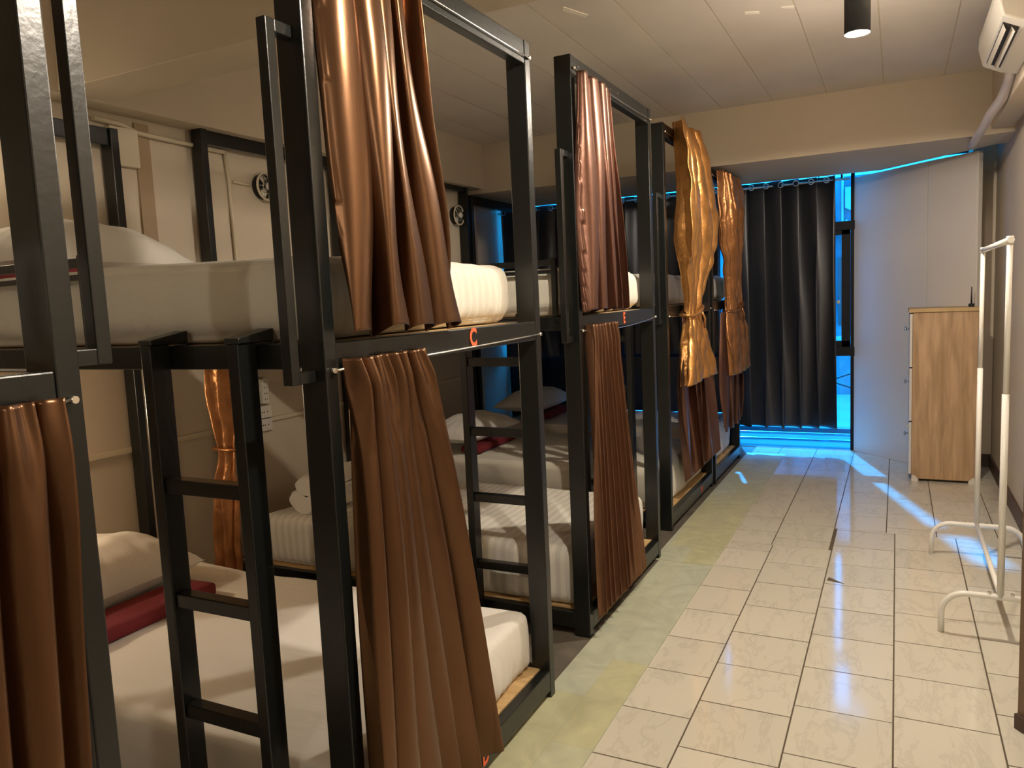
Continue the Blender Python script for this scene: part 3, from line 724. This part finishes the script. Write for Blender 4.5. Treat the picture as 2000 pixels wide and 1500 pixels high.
# ------------------------------------------------------------------ right side
ac = thing('air_conditioner', (.43, 4.3, 2.45), 'white split air conditioner high on the right wall', 'air conditioner')
prof = [(.53, 2.455), (.455, 2.475), (.378, 2.515), (.358, 2.60), (.362, 2.66), (.42, 2.745), (.53, 2.765)]
MB().prism(prof, 1, 3.85, 4.70).build('body', M['ac'], ac, bevel=.008)
def onq(t, off):          # point on the slanted underside, t from the front edge to the wall
    a = Vector((.378, 2.515)); b = Vector((.455, 2.475)); q = a + (b - a) * t; n_ = Vector((-.04, -.077)).normalized(); return q + n_ * off
a, b_ = onq(.12, .001), onq(.88, .001); a2, b2 = onq(.12, .003), onq(.88, .003)
MB().prism([(a.x, a.y), (b_.x, b_.y), (b2.x, b2.y), (a2.x, a2.y)], 1, 3.93, 4.60).build('air_outlet', M['darkhole'], ac)
for t0, t1, o1, o2 in ((.16, .40, .004, .022), (.55, .80, .004, .018)):
    a, b_, c_, d_ = onq(t0, o1), onq(t1, o2), onq(t1, o2 + .003), onq(t0, o1 + .003)
    MB().prism([(a.x, a.y), (b_.x, b_.y), (c_.x, c_.y), (d_.x, d_.y)], 1, 3.94, 4.59).build('louvre', M['ac'], ac, bevel=.001)
tag(MB().tube([(.50, 4.70, 2.50), (.512, 4.85, 2.47), (.50, 5.05, 2.42), (.47, 5.3, 2.385), (.455, 5.55, 2.352), (.435, 5.86, 2.325), (.43, 5.98, 2.33)], .026, 12).build('drain_pipe', mat('grey_wrapped_pipe', (0.55, 0.50, 0.50), .5)),
    'grey wrapped pipe sloping from the air conditioner to the back beam', 'pipe')
# downlight cans
def can(x, y, z, watts, label):
    t = thing('ceiling_lamp', (x, y, z - .01), label, 'ceiling lamp', 'black cylinder lamps on the ceiling')
    mb = MB(); k = 28; r = .052
    for (rr, zz) in ((r - .006, z + .01), (r, z), (r, CZ)):
        mb.v += [(x + rr * math.cos(2 * math.pi * j / k), y + rr * math.sin(2 * math.pi * j / k), zz) for j in range(k)]
    mb.v += [(x + (r - .006) * math.cos(2 * math.pi * j / k), y + (r - .006) * math.sin(2 * math.pi * j / k), z + .04) for j in range(k)]
    for a, b in ((0, 1), (1, 2), (3, 0)):
        for j in range(k): mb.face([a * k + j, a * k + (j + 1) % k, b * k + (j + 1) % k, b * k + j], True)
    mb.face([3 * k + j for j in range(k)])
    mb.build('housing', mat('lamp_housing', (.05, .055, .065), .4), t)
    MB().disc((x, y, z + .012), (0, 0, -1), .040, .018, 24, r2=.022).build('bulb', M['bulb'], t)
    L = bpy.data.lights.new('lamp_light', 'SPOT'); L.energy = watts; L.color = WARM; L.spot_size = math.radians(178); L.spot_blend = .10; L.shadow_soft_size = .035
    lo = bpy.data.objects.new('lamp_light', L); COL.objects.link(lo); lo.location = (x, y, z - .03)
    L = bpy.data.lights.new('lamp_spill', 'POINT'); L.energy = watts * (.15 if y > 3 else .05); L.color = WARM; L.shadow_soft_size = .035   # sideways spill of the bare bulb
    lo = bpy.data.objects.new('lamp_spill', L); COL.objects.link(lo); lo.location = (x, y, z - .03)
for i, (x, y, z, e_) in enumerate(LAMPS):
    can(x, y, z, e_, ['lit black cylinder lamp on the ceiling, in view at the top', 'black cylinder ceiling lamp above the near end of the aisle', 'black cylinder ceiling lamp behind the photographer'][i])
for i, (pts, lab) in enumerate(((((-1.37, 3.42), (-1.39, 3.46), (-1.33, 3.60), (-1.31, 3.58)), 'long peeling tape scrap on the ceiling above bunk E'),
        (((-.66, 3.97), (-.60, 4.0), (-.60, 4.03), (-.665, 4.0)), 'short tape scrap on the ceiling left of the lamp'), (((-.50, 4.0), (-.44, 4.02), (-.45, 4.05), (-.49, 4.02)), 'curled tape scrap on a ceiling seam nearest the lamp'))):
    tag(MB().prism(list(pts), 2, CZ - .003, CZ).build('tape_scrap', M['tape']), lab, 'tape scrap', 'tape scraps on the ceiling')
# cabinet
cb_ = thing('drawer_cabinet', (.305, 6.46, 0), 'oak-veneer drawer cabinet with a plain side facing the camera', 'cabinet')
box(.105, .512, 6.262, 6.66, .02, 1.235).build('body', M['oak'], cb_, bevel=.002)
box(.078, .516, 6.248, 6.67, 1.235, 1.262).build('top', M['oaktop'], cb_, bevel=.002)
for k in range(3):
    z0 = .05 + k * .395
    dr = box(.085, .104, 6.27, 6.65, z0, z0 + .385).build('drawer', M['panel'], cb_, bevel=.003)
    MB().disc((.085, 6.46, z0 + .27), (-1, 0, 0), .007, .02, 12).disc((.066, 6.46, z0 + .27), (-1, 0, 0), .018, .012, 16).build('knob', M['steel'], dr)
    MB().box(.078, .086, 6.40, 6.52, z0 + .33, z0 + .35).build('label_holder', M['steel'], dr)
for yy, xx in ((6.262, .105), (6.262, .512)):
    s_ = 1 if xx < .3 else -1
    MB().prism([(xx, 0), (xx + s_ * .045, 0), (xx + s_ * .045, .02), (xx + s_ * .02, .045), (xx, .045)], 1, yy - .004, yy + .03).build('corner_foot', M['plaswhite'], cb_)
    MB().prism([(xx, 0), (xx + s_ * .045, 0), (xx + s_ * .045, .02), (xx, .045)], 1, 6.63, 6.66).build('corner_foot', M['plaswhite'], cb_)
rtt = thing('antenna', (.472, 6.35, 1.262), 'small black antenna standing on the oak cabinet', 'antenna')
MB().disc((.472, 6.35, 1.262), (0, 0, 1), .018, .022, 16).build('base', M['cable'], rtt)
MB().disc((.472, 6.35, 1.284), (0, 0, 1), .006, .12, 10, r2=.0025).build('rod', M['cable'], rtt)
# garment rack
rk = thing('garment_rack', (.385, 4.05, 0), 'white tubular garment rack by the right wall', 'garment rack')
ya, yb = 3.53, 4.57
for yy in (ya, yb):
    pts = [(.175, yy, .0)]
    for k in range(8): th = math.pi - k / 7 * math.pi / 2; pts.append((.175 + .09 + .09 * math.cos(th), yy, .085 + .09 * math.sin(th)))
    for k in range(8): th = math.pi / 2 - k / 7 * math.pi / 2; pts.append((.595 - .09 + .09 * math.cos(th), yy, .085 + .09 * math.sin(th)))
    pts.append((.595, yy, 0))
    MB().tube(pts, .012, 12).build('foot', M['rackwhite'], rk)
    MB().tube([(.382, yy, .175), (.384, yy, 1.0)], .013, 12).tube([(.384, yy, .99), (.386, yy, 1.585)], .0105, 12).build('upright', M['rackwhite'], rk)
    for s_ in (-.04, .04): MB().disc((.384 + s_, yy, .186), (0, 0, 1), .007, .008, 10).build('bolt', M['chrome'], rk)
    MB().disc((.386, yy, 1.58), (0, 0, 1), .013, .03, 12).build('end_cap', M['rackwhite'], rk)
MB().tube([(.386, ya - .03, 1.595), (.386, yb + .02, 1.595)], .0125, 12).build('hanging_rail', M['rackwhite'], rk)
MB().tube([(.384, ya, .178), (.384, yb, .178)], .011, 12).build('lower_bar', M['rackwhite'], rk)
# open door leaf at the right edge
dl = struct(thing('door_1', (.51, 2.55, 0)))
a = Vector((.360, 2.822)); bdir = Vector((.62, -.78)).normalized(); nn = Vector((bdir.y, -bdir.x)) * -.035
q = [a, a + bdir * .75, a + bdir * .75 + nn, a + nn]
MB().prism([tuple(p) for p in q], 2, .0, 2.05).build('leaf', M['doorleaf'], dl, bevel=.002)
nn2 = Vector((bdir.y, -bdir.x)) * .012
q = [a, a + bdir * .75, a + bdir * .75 + nn2, a + nn2]
MB().prism([tuple(p) for p in q], 2, 0, .05).build('kick_plate', M['wdark'], dl)
# chipped tile corner
ch = MB().prism([(-.30, 3.98), (-.215, 3.955), (-.295, 4.03)], 2, .0004, .0009)
struct(ch.build('trim_2', M['grout']))

# reading lamps on the wall at the head of bunk C (just left of the frame)
def wall_lamp(y, z, watts, label):
    t = thing('wall_lamp', (XWf, y, z), label, 'wall lamp', 'reading lamps at the head of the bunks')
    box(XWf + .001, XWf + .03, y - .05, y + .05, z - .05, z + .05).build('back_plate', M['plaswhite'], t, bevel=.004)
    MB().disc((XWf + .03, y, z), (1, 0, 0), .032, .05, 20, r2=.022).build('bulb', M['bulb'], t)
    L = bpy.data.lights.new('wall_lamp_light', 'POINT'); L.energy = watts; L.color = (1.0, 0.79, 0.55); L.shadow_soft_size = .03
    lo = bpy.data.objects.new('wall_lamp_light', L); COL.objects.link(lo); lo.location = (XWf + .13, y, z)
wall_lamp(1.50, 1.06, 11, 'small lit reading lamp at the head of the lower bunk below C')
wall_lamp(1.72, 2.10, 1.5, 'small lit reading lamp at the head of the upper bunk lettered C')
